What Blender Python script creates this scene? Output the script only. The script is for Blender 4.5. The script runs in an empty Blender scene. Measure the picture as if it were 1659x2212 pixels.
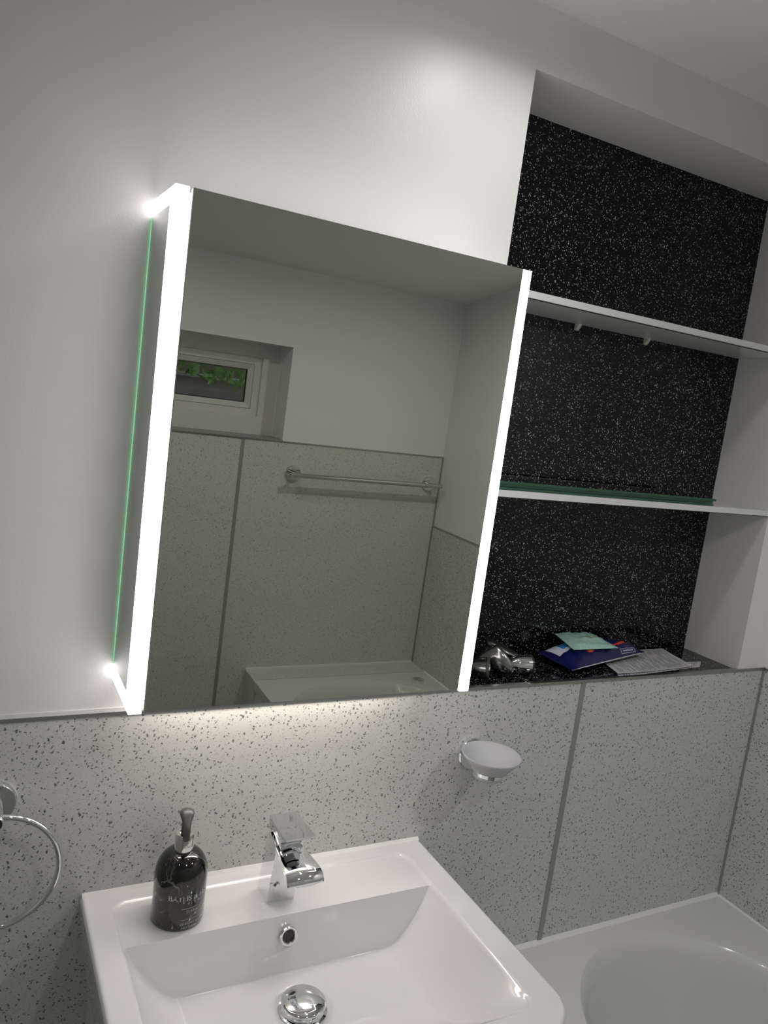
import bpy, bmesh, math, random
from math import sin, cos, pi, radians
from mathutils import Vector, Matrix, noise

random.seed(7)
scene = bpy.context.scene
C = scene.collection

# ------------------------------------------------------------------ camera
cam_d = bpy.data.cameras.new('camera')
cam_d.sensor_fit = 'VERTICAL'
cam_d.sensor_height = 24.0
cam_d.lens = 24.0 * 1694.68 / 2212.0
cam_d.clip_start = 0.01
cam = bpy.data.objects.new('camera', cam_d)
C.objects.link(cam)
R0 = Vector((0.87845678, -0.45975703, 0.13014284))
R1 = Vector((0.05006957, -0.18229658, -0.98196792))
R2 = Vector((0.47519124, 0.86913258, -0.13711983))
m = Matrix((R0, -R1, -R2)).transposed().to_4x4()
m.translation = Vector((-0.27199, -1.06798, 1.61875))
cam.matrix_world = m
scene.camera = cam

# ------------------------------------------------------------------ world
W = bpy.data.worlds.new('dusk_sky')
scene.world = W
W.use_nodes = True
bg = W.node_tree.nodes['Background']
bg.inputs['Color'].default_value = (0.70, 0.80, 0.92, 1)
bg.inputs['Strength'].default_value = 1.3

# ------------------------------------------------------------------ lamps (bodies built further down)
SPOT_W = (0.65, 1.1, 2.2, 0.4)
SPOTS = [(0.43, -0.24), (0.25, -1.10), (0.98, -0.90), (-0.50, -0.85)]  # the one over the bath is unseen, added to brighten the right side
LED_FRONT = 4.8      # cabinet light strips
LED_BAND = 3.2       # side bands next to the wall
LED_UNDER = 11.0     # light panel in the cabinet's underside

FILL_TOP = 3.4        # unseen glow added on the cabinet's top to lift ceiling and upper wall

scene.view_settings.view_transform = 'Standard'
scene.view_settings.look = 'None'
scene.view_settings.exposure = 0.42
scene.view_settings.gamma = 1.0
scene.view_settings.use_curve_mapping = False
scene.cycles.max_bounces = 12
scene.cycles.sample_clamp_indirect = 6.0

# ------------------------------------------------------------------ dimensions (metres)
CEIL0, CEIL1 = 2.247, 1.981          # ceiling height at the sink wall / the opposite wall
DEP = 1.71                           # room depth
XR, XL = 1.322, -1.15
NX0, NX1, NZ0, NZ1, ND = 0.4745, 1.2336, 1.146, 2.154, 0.148
ZP = 1.144
OZ = 1.4138
def ceil_z(y): return CEIL0 + (CEIL0 - CEIL1) / DEP * y

# ------------------------------------------------------------------ material helpers
def new_mat(name):
    mt = bpy.data.materials.new(name); mt.use_nodes = True
    nt = mt.node_tree
    return mt, nt, nt.nodes['Principled BSDF']
def simple(name, col, rough=0.4, metal=0.0, spec=0.5, coat=0.0, bump=None, var=0.0, emis=None, trans=0.0, ior=1.5):
    mt, nt, b = new_mat(name)
    b.inputs['Base Color'].default_value = (*col, 1)
    b.inputs['Roughness'].default_value = rough
    b.inputs['Metallic'].default_value = metal
    b.inputs['Specular IOR Level'].default_value = spec
    b.inputs['Coat Weight'].default_value = coat
    b.inputs['Coat Roughness'].default_value = 0.04
    b.inputs['Transmission Weight'].default_value = trans
    b.inputs['IOR'].default_value = ior
    tc = nt.nodes.new('ShaderNodeTexCoord')
    if emis:
        b.inputs['Emission Color'].default_value = (*emis[0], 1)
        b.inputs['Emission Strength'].default_value = emis[1]
    if var:
        n = nt.nodes.new('ShaderNodeTexNoise'); n.inputs['Scale'].default_value = 6
        n.inputs['Detail'].default_value = 4
        nt.links.new(tc.outputs['Object'], n.inputs['Vector'])
        r = nt.nodes.new('ShaderNodeMapRange')
        r.inputs['To Min'].default_value = 1 - var; r.inputs['To Max'].default_value = 1 + var
        nt.links.new(n.outputs['Fac'], r.inputs['Value'])
        mx = nt.nodes.new('ShaderNodeMix'); mx.data_type = 'RGBA'; mx.blend_type = 'MULTIPLY'
        mx.inputs['Factor'].default_value = 1
        mx.inputs[6].default_value = (*col, 1)
        nt.links.new(r.outputs['Result'], mx.inputs[7])
        nt.links.new(mx.outputs[2], b.inputs['Base Color'])
    if bump:
        n = nt.nodes.new('ShaderNodeTexNoise'); n.inputs['Scale'].default_value = bump[0]
        n.inputs['Detail'].default_value = 3
        nt.links.new(tc.outputs['Object'], n.inputs['Vector'])
        bp = nt.nodes.new('ShaderNodeBump'); bp.inputs['Strength'].default_value = bump[1]
        bp.inputs['Distance'].default_value = bump[2]
        nt.links.new(n.outputs['Fac'], bp.inputs['Height'])
        nt.links.new(bp.outputs['Normal'], b.inputs['Normal'])
    return mt

def fleck_mask(nt, coord, scale, stretch, angle, axis, thr, rad, distort, dscale):
    """chips: voronoi cells picked at random, each a small irregular elongated blob. returns mask socket, cell colour"""
    N = nt.nodes.new; L = nt.links.new
    mp = N('ShaderNodeMapping'); mp.vector_type = 'POINT'
    rot = [0, 0, 0]; rot[axis] = angle
    mp.inputs['Rotation'].default_value = rot
    nz = N('ShaderNodeTexNoise'); nz.inputs['Scale'].default_value = dscale; nz.inputs['Detail'].default_value = 2
    L(coord, nz.inputs['Vector'])
    sub = N('ShaderNodeVectorMath'); sub.operation = 'SUBTRACT'; sub.inputs[1].default_value = (.5, .5, .5)
    L(nz.outputs['Color'], sub.inputs[0])
    sc = N('ShaderNodeVectorMath'); sc.operation = 'SCALE'; sc.inputs['Scale'].default_value = distort
    L(sub.outputs[0], sc.inputs[0])
    ad = N('ShaderNodeVectorMath'); ad.operation = 'ADD'
    L(coord, ad.inputs[0]); L(sc.outputs[0], ad.inputs[1])
    L(ad.outputs[0], mp.inputs['Vector'])
    ms = N('ShaderNodeVectorMath'); ms.operation = 'MULTIPLY'
    v = [1, 1, 1]; v[2] = stretch; ms.inputs[1].default_value = v
    L(mp.outputs['Vector'], ms.inputs[0])
    vo = N('ShaderNodeTexVoronoi'); vo.feature = 'F1'; vo.inputs['Scale'].default_value = scale
    L(ms.outputs[0], vo.inputs['Vector'])
    sp = N('ShaderNodeSeparateColor'); L(vo.outputs['Color'], sp.inputs['Color'])
    g = N('ShaderNodeMath'); g.operation = 'GREATER_THAN'; g.inputs[1].default_value = thr
    L(sp.outputs['Red'], g.inputs[0])
    # radius varies with the cell
    rr = N('ShaderNodeMath'); rr.operation = 'MULTIPLY_ADD'; rr.inputs[1].default_value = rad * .7; rr.inputs[2].default_value = rad * .5
    L(sp.outputs['Green'], rr.inputs[0])
    df = N('ShaderNodeMath'); df.operation = 'SUBTRACT'
    L(rr.outputs[0], df.inputs[0]); L(vo.outputs['Distance'], df.inputs[1])
    ed = N('ShaderNodeMapRange'); ed.inputs['From Min'].default_value = 0; ed.inputs['From Max'].default_value = rad * .25
    L(df.outputs[0], ed.inputs['Value'])
    mu = N('ShaderNodeMath'); mu.operation = 'MULTIPLY'
    L(ed.outputs['Result'], mu.inputs[0]); L(g.outputs[0], mu.inputs[1])
    return mu.outputs[0], sp.outputs['Blue']

def fleck_mat(name, base, layers, rough, coat=0.0, vary=0.03):
    mt, nt, b = new_mat(name)
    N = nt.nodes.new; L = nt.links.new
    tc = N('ShaderNodeTexCoord'); co = tc.outputs['Object']
    cur = None
    n = N('ShaderNodeTexNoise'); n.inputs['Scale'].default_value = 60; n.inputs['Detail'].default_value = 5
    L(co, n.inputs['Vector'])
    r = N('ShaderNodeMapRange'); r.inputs['To Min'].default_value = 1 - vary; r.inputs['To Max'].default_value = 1 + vary
    L(n.outputs['Fac'], r.inputs['Value'])
    mx = N('ShaderNodeMix'); mx.data_type = 'RGBA'; mx.blend_type = 'MULTIPLY'; mx.inputs['Factor'].default_value = 1
    mx.inputs[6].default_value = (*base, 1); L(r.outputs['Result'], mx.inputs[7])
    cur = mx.outputs[2]
    for (scale, stretch, ang, axis, thr, rad, dis, dsc, colA, colB, op) in layers:
        msk, rnd = fleck_mask(nt, co, scale, stretch, ang, axis, thr, rad, dis, dsc)
        cm = N('ShaderNodeMix'); cm.data_type = 'RGBA'
        cm.inputs[6].default_value = (*colA, 1); cm.inputs[7].default_value = (*colB, 1)
        L(rnd, cm.inputs['Factor'])
        om = N('ShaderNodeMath'); om.operation = 'MULTIPLY'; om.inputs[1].default_value = op
        L(msk, om.inputs[0])
        m2 = N('ShaderNodeMix'); m2.data_type = 'RGBA'
        L(om.outputs[0], m2.inputs['Factor']); L(cur, m2.inputs[6]); L(cm.outputs[2], m2.inputs[7])
        cur = m2.outputs[2]
    L(cur, b.inputs['Base Color'])
    b.inputs['Roughness'].default_value = rough
    b.inputs['Coat Weight'].default_value = coat
    b.inputs['Coat Roughness'].default_value = 0.05
    return mt

PAINT = simple('white_wall_paint', (.82, .815, .81), rough=.37, spec=.5, bump=(330, .28, .0006))
CEILP = simple('ceiling_paint', (.86, .84, .835), rough=.8, spec=.2, bump=(300, .2, .0005))
dk, md, lt = (.075, .08, .085), (.22, .23, .22), (.40, .41, .38)
PAN_COL = (.62, .635, .595)
def panel_layers(ax):
    return [(450, .55, .5, ax, .62, .31, .0018, 650, md, lt, .85),
            (370, .55, 2.1, ax, .64, .31, .0018, 600, md, lt, .85),
            (285, .55, 1.2, ax, .75, .32, .0024, 500, dk, md, .95),
            (260, .50, 2.75, ax, .76, .32, .0024, 500, dk, md, .95),
            (165, .6, .2, ax, .92, .27, .0034, 380, dk, md, .95)]
PANEL_XZ = fleck_mat('grey_fleck_panel', PAN_COL, panel_layers(1), .30, coat=.0)
PANEL_YZ = fleck_mat('grey_fleck_panel_side', PAN_COL, panel_layers(0), .30, coat=.0)
w1, w2 = (.38, .39, .38), (.95, .96, .90)
BLACK = fleck_mat('black_sparkle_panel', (.0035, .0036, .0055),
                  [(430, .38, .4, 1, .78, .29, .002, 800, w1, w2, 1),
                   (430, .38, 1.5, 1, .78, .29, .002, 800, w1, w2, 1),
                   (380, .38, 2.6, 1, .82, .29, .002, 800, w2, w2, 1),
                   (620, .7, .0, 1, .80, .30, .002, 800, w1, w1, .4)], .08, coat=.0)
BLACK.node_tree.nodes['Principled BSDF'].inputs['Specular IOR Level'].default_value = .28
CHROME = simple('chrome', (.83, .84, .86), rough=.045, metal=1)
CHROME_WORN = simple('water_marked_chrome', (.36, .36, .34), rough=.20, metal=1, var=.25)
ALU = simple('satin_aluminium_trim', (.50, .50, .49), rough=.28, metal=1)
ALU_DARK = simple('grey_joint_trim', (.34, .34, .33), rough=.4, metal=.3)
SILICONE = simple('white_sealant', (.80, .81, .78), rough=.35)
PORC = simple('white_porcelain', (.795, .795, .79), rough=.10, coat=.8)
ACRYL = simple('white_bath_acrylic', (.68, .69, .665), rough=.14, coat=.5)
WHITE_GLOSS = simple('white_gloss_board', (.78, .78, .77), rough=.2)
SHELFM = simple('white_shelf_board', (.70, .71, .71), rough=.22)
DARKGAP = simple('dark_joint', (.03, .03, .03), rough=.6)
MIRROR = simple('mirror_silvering', (.60, .635, .545), rough=.0, metal=1)
SIDE_MIRROR = simple('side_mirror_silvering', (.62, .64, .61), rough=.02, metal=1)
UPVC = simple('white_window_frame', (.72, .70, .68), rough=.3)
BLACKP = simple('black_plastic', (.03, .028, .03), rough=.3)
PUMPM = simple('dark_grey_pump_plastic', (.075, .07, .075), rough=.32)
FLOORM = simple('grey_vinyl_floor', (.34, .34, .33), rough=.3, var=.1)
LED = simple('led_diffuser', (.9, .9, .9), rough=.5, emis=((1.0, .965, .95), LED_FRONT))
LED_B = simple('led_band_diffuser', (.9, .9, .9), rough=.5, emis=((1.0, .95, .95), LED_BAND))
FILL_T = simple('added_top_glow', (.9, .9, .9), rough=.5, emis=((1.0, .955, .94), FILL_TOP))
LED_U = simple('led_under_diffuser', (.9, .9, .9), rough=.5, emis=((1.0, .90, .84), LED_UNDER))
LENS = simple('spotlight_lens', (.9, .9, .9), rough=.4, emis=((1.0, .98, .94), 34.0))
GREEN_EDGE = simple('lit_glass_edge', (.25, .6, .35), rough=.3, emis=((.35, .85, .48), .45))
def glass(name, col, rough, ior=1.45, trans=1.0):
    return simple(name, col, rough=rough, trans=trans, ior=ior)
GLASS_GREEN = glass('green_sheet_glass', (.80, .93, .84), 0.0, 1.5)
WIN_GLASS = glass('window_glass', (.88, .92, .92), 0.03, 1.3)
FROST = glass('frosted_glass', (.70, .71, .74), .5, 1.3, .4)

# ------------------------------------------------------------------ mesh helpers
def B(): return bmesh.new()
def box(bm, x0, x1, y0, y1, z0, z1):
    vs = [bm.verts.new((x, y, z)) for z in (z0, z1) for y in (y0, y1) for x in (x0, x1)]
    for f in ((0, 2, 3, 1), (4, 5, 7, 6), (0, 1, 5, 4), (2, 6, 7, 3), (0, 4, 6, 2), (1, 3, 7, 5)):
        bm.faces.new([vs[i] for i in f])
    return vs
def prism(bm, pts, axis, a, b):
    """extrude 2-D polygon along axis (0: pts are (y,z); 1: (x,z); 2: (x,y))"""
    def mk(p, t):
        return {0: (t, p[0], p[1]), 1: (p[0], t, p[1]), 2: (p[0], p[1], t)}[axis]
    A = [bm.verts.new(mk(p, a)) for p in pts]; Bv = [bm.verts.new(mk(p, b)) for p in pts]
    n = len(pts)
    bm.faces.new(A); bm.faces.new(Bv[::-1])
    for i in range(n):
        bm.faces.new((A[i], A[(i + 1) % n], Bv[(i + 1) % n], Bv[i]))
def frame_of(d):
    d = Vector(d).normalized()
    u = d.cross(Vector((0, 0, 1)))
    if u.length < 1e-4: u = Vector((1, 0, 0))
    u.normalize(); return u, u.cross(d).normalized(), d
def lathe(bm, prof, origin=(0, 0, 0), axis=(0, 0, 1), seg=48, close=True, sx=1.0, sy=1.0):
    """prof: list of (r, h) along axis"""
    u, v, d = frame_of(axis); o = Vector(origin); rings = []
    for r, h in prof:
        if r < 1e-6:
            rings.append([bm.verts.new(o + d * h)])
        else:
            rings.append([bm.verts.new(o + d * h + u * (r * sx * cos(2 * pi * k / seg)) + v * (r * sy * sin(2 * pi * k / seg))) for k in range(seg)])
    for a, b in zip(rings, rings[1:]):
        if len(a) == 1 and len(b) == 1: continue
        for k in range(seg):
            k2 = (k + 1) % seg
            if len(a) == 1: bm.faces.new((a[0], b[k2], b[k]))
            elif len(b) == 1: bm.faces.new((a[k], a[k2], b[0]))
            else: bm.faces.new((a[k], a[k2], b[k2], b[k]))
    if close:
        if len(rings[0]) > 1: bm.faces.new(rings[0][::-1])
        if len(rings[-1]) > 1: bm.faces.new(rings[-1])
def tube(bm, pts, r, seg=16, closed=False):
    pts = [Vector(p) for p in pts]; n = len(pts); rings = []
    ref = None
    for i, p in enumerate(pts):
        a = pts[(i - 1) % n] if closed or i else pts[0]
        b = pts[(i + 1) % n] if closed or i < n - 1 else pts[-1]
        t = (b - a).normalized()
        if ref is None:
            ref = t.orthogonal().normalized()
        ref = (ref - t * ref.dot(t)).normalized()
        w = t.cross(ref)
        rr = r[i] if isinstance(r, (list, tuple)) else r
        rings.append([bm.verts.new(p + ref * (rr * cos(2 * pi * k / seg)) + w * (rr * sin(2 * pi * k / seg))) for k in range(seg)])
    rng = range(n if closed else n - 1)
    for i in rng:
        a, b = rings[i], rings[(i + 1) % n]
        for k in range(seg):
            bm.faces.new((a[k], a[(k + 1) % seg], b[(k + 1) % seg], b[k]))
    if not closed:
        bm.faces.new(rings[0][::-1]); bm.faces.new(rings[-1])
def bevel(bm, w, seg=2, angle=40):
    es = [e for e in bm.edges if len(e.link_faces) == 2 and e.calc_face_angle(0) > radians(angle)]
    bmesh.ops.bevel(bm, geom=es, offset=w, segments=seg, affect='EDGES', profile=.5)
ORG = {}
def obj(name, bm, mat, parent=None, smooth=True, label=None, ang=35, recalc=True):
    """authored in world coordinates; stored relative to the parent's origin"""
    if recalc: bmesh.ops.recalc_face_normals(bm, faces=bm.faces)
    off = ORG.get(parent.name, Vector((0, 0, 0))) if parent else Vector((0, 0, 0))
    if off.length: bmesh.ops.translate(bm, verts=bm.verts, vec=-off)
    me = bpy.data.meshes.new(name); bm.to_mesh(me); bm.free()
    if smooth:
        me.shade_smooth()
        me.set_sharp_from_angle(angle=radians(ang))
    me.materials.append(mat)
    o = bpy.data.objects.new(name, me); C.objects.link(o)
    if parent:
        o.parent = parent; ORG[o.name] = off
    if label: o['label'] = label
    return o
def bobj(name, mat, parent, x0, x1, y0, y1, z0, z1, bv=0, label=None):
    bm = B(); box(bm, x0, x1, y0, y1, z0, z1)
    if bv: bevel(bm, bv)
    return obj(name, bm, mat, parent, label=label)
def thing(name, loc, label, cat, group=None):
    o = bpy.data.objects.new(name, None); o.empty_display_size = .05
    o.location = loc; C.objects.link(o); ORG[o.name] = Vector(loc)
    o['label'] = label; o['category'] = cat
    if group: o['group'] = group
    return o
def struct(o): o['kind'] = 'structure'; return o

# ================================================================== SETTING
# ceiling: sloping slab
bm = B()
prism(bm, [(0.0, CEIL0), (0.0, CEIL0 + .1), (-DEP, CEIL1 + .1), (-DEP, CEIL1)], 0, XL, XR)
struct(obj('ceiling', bm, CEILP, smooth=False))
struct(bobj('floor', FLOORM, None, XL, XR, -DEP, 0, -.05, 0))

# sink wall with the niche
bm = B()
TH = .26
box(bm, XL - .1, NX0, 0, TH, NZ0, 2.36)
box(bm, NX0, NX1, 0, TH, NZ1, 2.36)
box(bm, NX1, XR + .12, 0, TH, NZ0, 2.36)
box(bm, NX0, NX1, ND + .004, TH, NZ0, NZ1)
box(bm, XL - .1, XR + .12, .005, TH, 0, NZ0 - .006)
box(bm, XL - .1, NX0, .005, TH, NZ0 - .006, NZ0); box(bm, NX1, XR + .12, .005, TH, NZ0 - .006, NZ0)
wall_back = struct(obj('wall_back', bm, PAINT, smooth=False))
bobj('wall_panel', PANEL_XZ, wall_back, XL, .7850, -.001, .005, 0, ZP)
bobj('wall_panel', PANEL_XZ, wall_back, .7965, XR, -.001, .005, 0, ZP)
bobj('niche_back_panel', BLACK, wall_back, NX0, NX1, ND, ND + .004, NZ0, NZ1, label='black sparkle panel lining the back of the niche')
bobj('niche_sill', BLACK, wall_back, NX0, NX1, .005, ND + .004, NZ0 - .006, NZ0, label='black sparkle slab forming the niche sill')
struct(bobj('trim_1', ALU_DARK, None, .7850, .7965, -.0025, .005, .60, ZP))
bm = B(); box(bm, XL, XR, -.0035, .005, ZP, ZP + .0055); bevel(bm, .0008)
struct(obj('trim_2', bm, ALU))
struct(bobj('trim_3', ALU, None, XR - .006, XR, -.006, -.001, .60, ZP))
# white sealant above the top trim at left and along the bath
struct(bobj('trim_4', SILICONE, None, XL, NX0, -.0022, 0, ZP + .0055, ZP + .011, .0006))
bm = B(); prism(bm, [(-.001, .597), (-.008, .597), (-.001, .604)], 0, .637, XR)
struct(obj('trim_5', bm, SILICONE))
bm = B(); prism(bm, [(XR, .597), (XR - .007, .597), (XR, .604)], 1, -1.61, -.001)
struct(obj('trim_6', bm, SILICONE))

# right wall
bm = B(); box(bm, XR, XR + .12, -DEP, 0, 0, 2.36)
wall_right = struct(obj('wall_right', bm, PAINT, smooth=False))
bobj('wall_panel', PANEL_YZ, wall_right, XR - .003, XR, -DEP, -.001, 0, ZP)
struct(bobj('trim_7', ALU, None, XR - .0045, XR, -DEP, -.001, ZP, ZP + .0055))
# left wall
bm = B(); box(bm, XL - .1, XL, -DEP, 0, 0, 2.36)
wall_left = struct(obj('wall_left', bm, PAINT, smooth=False))
bobj('wall_panel', PANEL_YZ, wall_left, XL, XL + .004, -DEP, -.001, 0, ZP)

# opposite wall with window opening
WX0, WX1, WZ0, WZ1 = .02, .6744, OZ, 1.7294
bm = B(); Y0, Y1 = -DEP - .25, -DEP
box(bm, XL - .1, WX0, Y0, Y1, 0, 2.36); box(bm, WX1, XR + .12, Y0, Y1, 0, 2.36)
box(bm, WX0, WX1, Y0, Y1, 0, WZ0); box(bm, WX0, WX1, Y0, Y1, WZ1, 2.36)
wall_front = struct(obj('wall_front', bm, PAINT, smooth=False))
YP = -DEP + .003
bobj('wall_panel', PANEL_XZ, wall_front, XL, .5310, -DEP, YP, 0, OZ - .004)
bobj('wall_panel', PANEL_XZ, wall_front, .5425, XR, -DEP, YP, 0, OZ - .004)
struct(bobj('trim_8', ALU_DARK, None, .5310, .5425, -DEP, YP + .0015, 0, OZ - .004))
struct(bobj('trim_9', ALU, None, XL, XR, -DEP, YP + .002, OZ - .004, OZ + .001))
struct(bobj('trim_10', ALU, None, XR - .005, XR, YP, YP + .005, ZP + .0055, OZ - .004))
struct(bobj('trim_11', ALU, None, XR - .007, XR - .003, YP, YP + .006, .60, ZP))

# window in the opposite wall
YF = -1.82
win = struct(obj('window_1', (lambda b: (b, [box(b, *q) for q in (
    (WX0, WX1, YF - .05, YF, WZ1 - .0485, WZ1), (WX0, WX1, YF - .05, YF, WZ0, WZ0 + .0655),
    (WX0, WX0 + .0615, YF - .05, YF, WZ0 + .0655, WZ1 - .0485), (WX1 - .0615, WX1, YF - .05, YF, WZ0 + .0655, WZ1 - .0485))], bevel(b, .006, 3))[0])(B()), UPVC))
def ring_frame(name, x0, x1, z0, z1, w, ya, yb, mat, parent, slope=0, label=None):
    """mitred picture-frame section, inner edge pushed back by slope"""
    bm = B()
    O = [(x0, z0), (x1, z0), (x1, z1), (x0, z1)]
    I = [(x0 + w, z0 + w), (x1 - w, z0 + w), (x1 - w, z1 - w), (x0 + w, z1 - w)]
    vo = [bm.verts.new((x, yb, z)) for x, z in O]; vi = [bm.verts.new((x, yb - slope, z)) for x, z in I]
    bo = [bm.verts.new((x, ya, z)) for x, z in O]; bi = [bm.verts.new((x, ya, z)) for x, z in I]
    for k in range(4):
        j = (k + 1) % 4
        bm.faces.new((vo[k], vo[j], vi[j], vi[k])); bm.faces.new((bo[j], bo[k], bi[k], bi[j]))
        bm.faces.new((vo[j], vo[k], bo[k], bo[j])); bm.faces.new((vi[k], vi[j], bi[j], bi[k]))
    bevel(bm, .0015, 2)
    return obj(name, bm, mat, parent, label=label)
sx0, sx1, sz0, sz1 = WX0 + .060, WX1 - .060, WZ0 + .064, WZ1 - .047
sash = ring_frame('window_sash', sx0, sx1, sz0, sz1, .026, YF - .045, YF - .008, UPVC, win, .004)
ring_frame('glazing_bead', sx0 + .0275, sx1 - .0275, sz0 + .0275, sz1 - .0275, .019, YF - .040, YF - .012, UPVC, sash, .012)
ring_frame('rubber_seal', sx0 + .0455, sx1 - .0455, sz0 + .0455, sz1 - .0455, .003, YF - .036, YF - .0235, BLACKP, sash, 0)
bobj('window_pane', WIN_GLASS, win, sx0 + .03, sx1 - .03, YF - .034, YF - .028, sz0 + .03, sz1 - .03)
struct(bobj('trim_12', ALU_DARK, None, WX0, WX1, YF, -DEP + .004, WZ0 + .001, WZ0 + .004))
struct(bobj('trim_13', SILICONE, None, WX1 - .003, WX1, YF, YF + .004, WZ0 + .004, WZ1))

# ledge at the far end of the bath, clad in the same panel
bm = B(); box(bm, .637, XR - .003, YP, -1.61, 0, .592)
ledge = struct(obj('wall_ledge', bm, PANEL_XZ, smooth=False))
bobj('ledge_top_panel', PANEL_XZ, ledge, .637, XR - .003, YP, -1.61, .592, .598)
struct(bobj('trim_14', SILICONE, None, .637, XR - .003, YP, YP + .006, .598, .604, .001))

# ================================================================== OUTSIDE THE WINDOW
gw = thing('garden_wall', (.3, -3.4, 0), 'grey rendered garden wall outside the small window, seen in the mirror', 'wall')
GARD = simple('grey_render', (.15, .12, .10), rough=.9, var=.3, bump=(40, .5, .004))
bm = B()
box(bm, -2.2, 2.8, -3.55, -3.35, 0, 1.56)
bevel(bm, .01)
obj('rendered_face', bm, GARD, gw)
bobj('coping_stone', simple('coping', (.22, .21, .2), rough=.8, var=.3), gw, -2.2, 2.8, -3.58, -3.32, 1.56, 1.575, .004)
nb = thing('added_backdrop', (.6, -4.6, 0), 'dim brown shed wall added behind the leaves outside the window to cover bright sky, seen in the mirror', 'backdrop')  # plain brown wall added to cover the bright sky beyond the leaves
bobj('backdrop_wall', simple('backdrop_brown', (.10, .085, .05), rough=.85, var=.3), nb, -2.5, 4.5, -4.7, -4.6, 0, 2.5, .005)
bobj('backdrop_cap', simple('backdrop_cap_dark', (.06, .06, .06), rough=.9), nb, -2.6, 4.6, -5.6, -4.5, 2.5, 2.56, .005)
LEAF = simple('leaf_green', (.12, .19, .05), rough=.5, var=.5)
bm = B(); rr = random.Random(3)
for i in range(3500):
    c = Vector((rr.uniform(-.9, 1.9), -3.2 + rr.uniform(-.12, .25), rr.uniform(1.545, 2.3)))
    if noise.noise(c * 2.4) < -.12: continue
    d = Vector((rr.gauss(0, 1), rr.gauss(0, 1), rr.gauss(0, 1))).normalized(); e = d.orthogonal().normalized()
    l, w = rr.uniform(.03, .06), rr.uniform(.012, .022)
    vs = [bm.verts.new(c - d * l), bm.verts.new(c + e * w), bm.verts.new(c + d * l), bm.verts.new(c - e * w)]
    bm.faces.new(vs)
lv = obj('shrub_leaves', bm, LEAF, smooth=False, recalc=False)
lv['kind'] = 'stuff'; lv['label'] = 'green leaves hanging over the wall outside the window, seen in the mirror'; lv['category'] = 'foliage'
bobj('garden_ground', simple('paving', (.12, .12, .11), rough=.9), None, -3, 4, -5, -DEP - .25, -.1, 0)['kind'] = 'structure'

# ================================================================== MIRROR CABINET
X0, X1, Z0, Z1, DD = -.0774, .4285, 1.200, 1.830, .1292
cab = thing('mirror_cabinet', (X0, -.001, Z0), 'mirrored wall cabinet with glowing white light strips down both sides, above the basin', 'cabinet')
bobj('carcass', WHITE_GLOSS, cab, X0 + .006, X1 - .006, -.106, -.0005, Z0 + .004, Z1 - .004)
YB = -.1065
def light_frame(xa, xb, sgn):
    bm = B()
    box(bm, xa, xb, -DD, YB, Z0, Z1)                               # front column
    s0, s1 = (xa, xa + .0055) if sgn < 0 else (xb - .0055, xb)
    st = obj('light_strip', bm, LED, cab, smooth=False)
    for za in (Z1 - .019, Z0):
        bobj('light_band', LED_B, st, s0, s1, YB, -.0015, za, za + .019)
    bobj('side_mirror', SIDE_MIRROR, cab, s0 + .0006, s1 - .0006, YB, -.0035, Z0 + .019, Z1 - .019)
    bobj('glass_edge', GREEN_EDGE, cab, s0 + .0002, s1 - .0002, -.0035, -.0012, Z0 + .019, Z1 - .019, label='green-glowing rear glass edge of the side mirror')
light_frame(X0, X0 + .0158, -1)
light_frame(X1 - .0158, X1, 1)
# mirror door, leaning very slightly
a_, b_ = .0015, .0097
def tilt(bm, zc=1.515, xc=.178):
    for v in bm.verts: v.co.y -= (v.co.z - zc) * b_ + (v.co.x - xc) * a_
DX0, DX1 = X0 + .0190, X1 - .0175
bm = B(); box(bm, DX0, DX1, -DD + .0005, -DD + .006, Z0 + .0005, Z1 - .0005); tilt(bm)
door = obj('mirror_door', bm, ALU, cab, smooth=False)
bm = B(); box(bm, DX0 + .0012, DX1 - .0004, -DD, -DD + .0005, Z0 + .0022, Z1 - .0006); tilt(bm)
obj('mirror_glass', bm, MIRROR, door, smooth=False)
bobj('door_frame', WHITE_GLOSS, cab, X0 + .0165, X1 - .0165, -.118, -.1062, Z0 + .004, Z1 - .004)
bobj('top_fill_glow', FILL_T, cab, X0 + .03, X1 - .03, -.104, -.076, Z1 - .004, Z1 - .001, label='unseen glowing panel added on top of the cabinet to brighten the ceiling')
bobj('under_light', LED_U, cab, X0 + .05, X1 - .06, -.055, -.020, Z0 + .001, Z0 + .004, label='lit diffuser in the underside of the cabinet')

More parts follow.
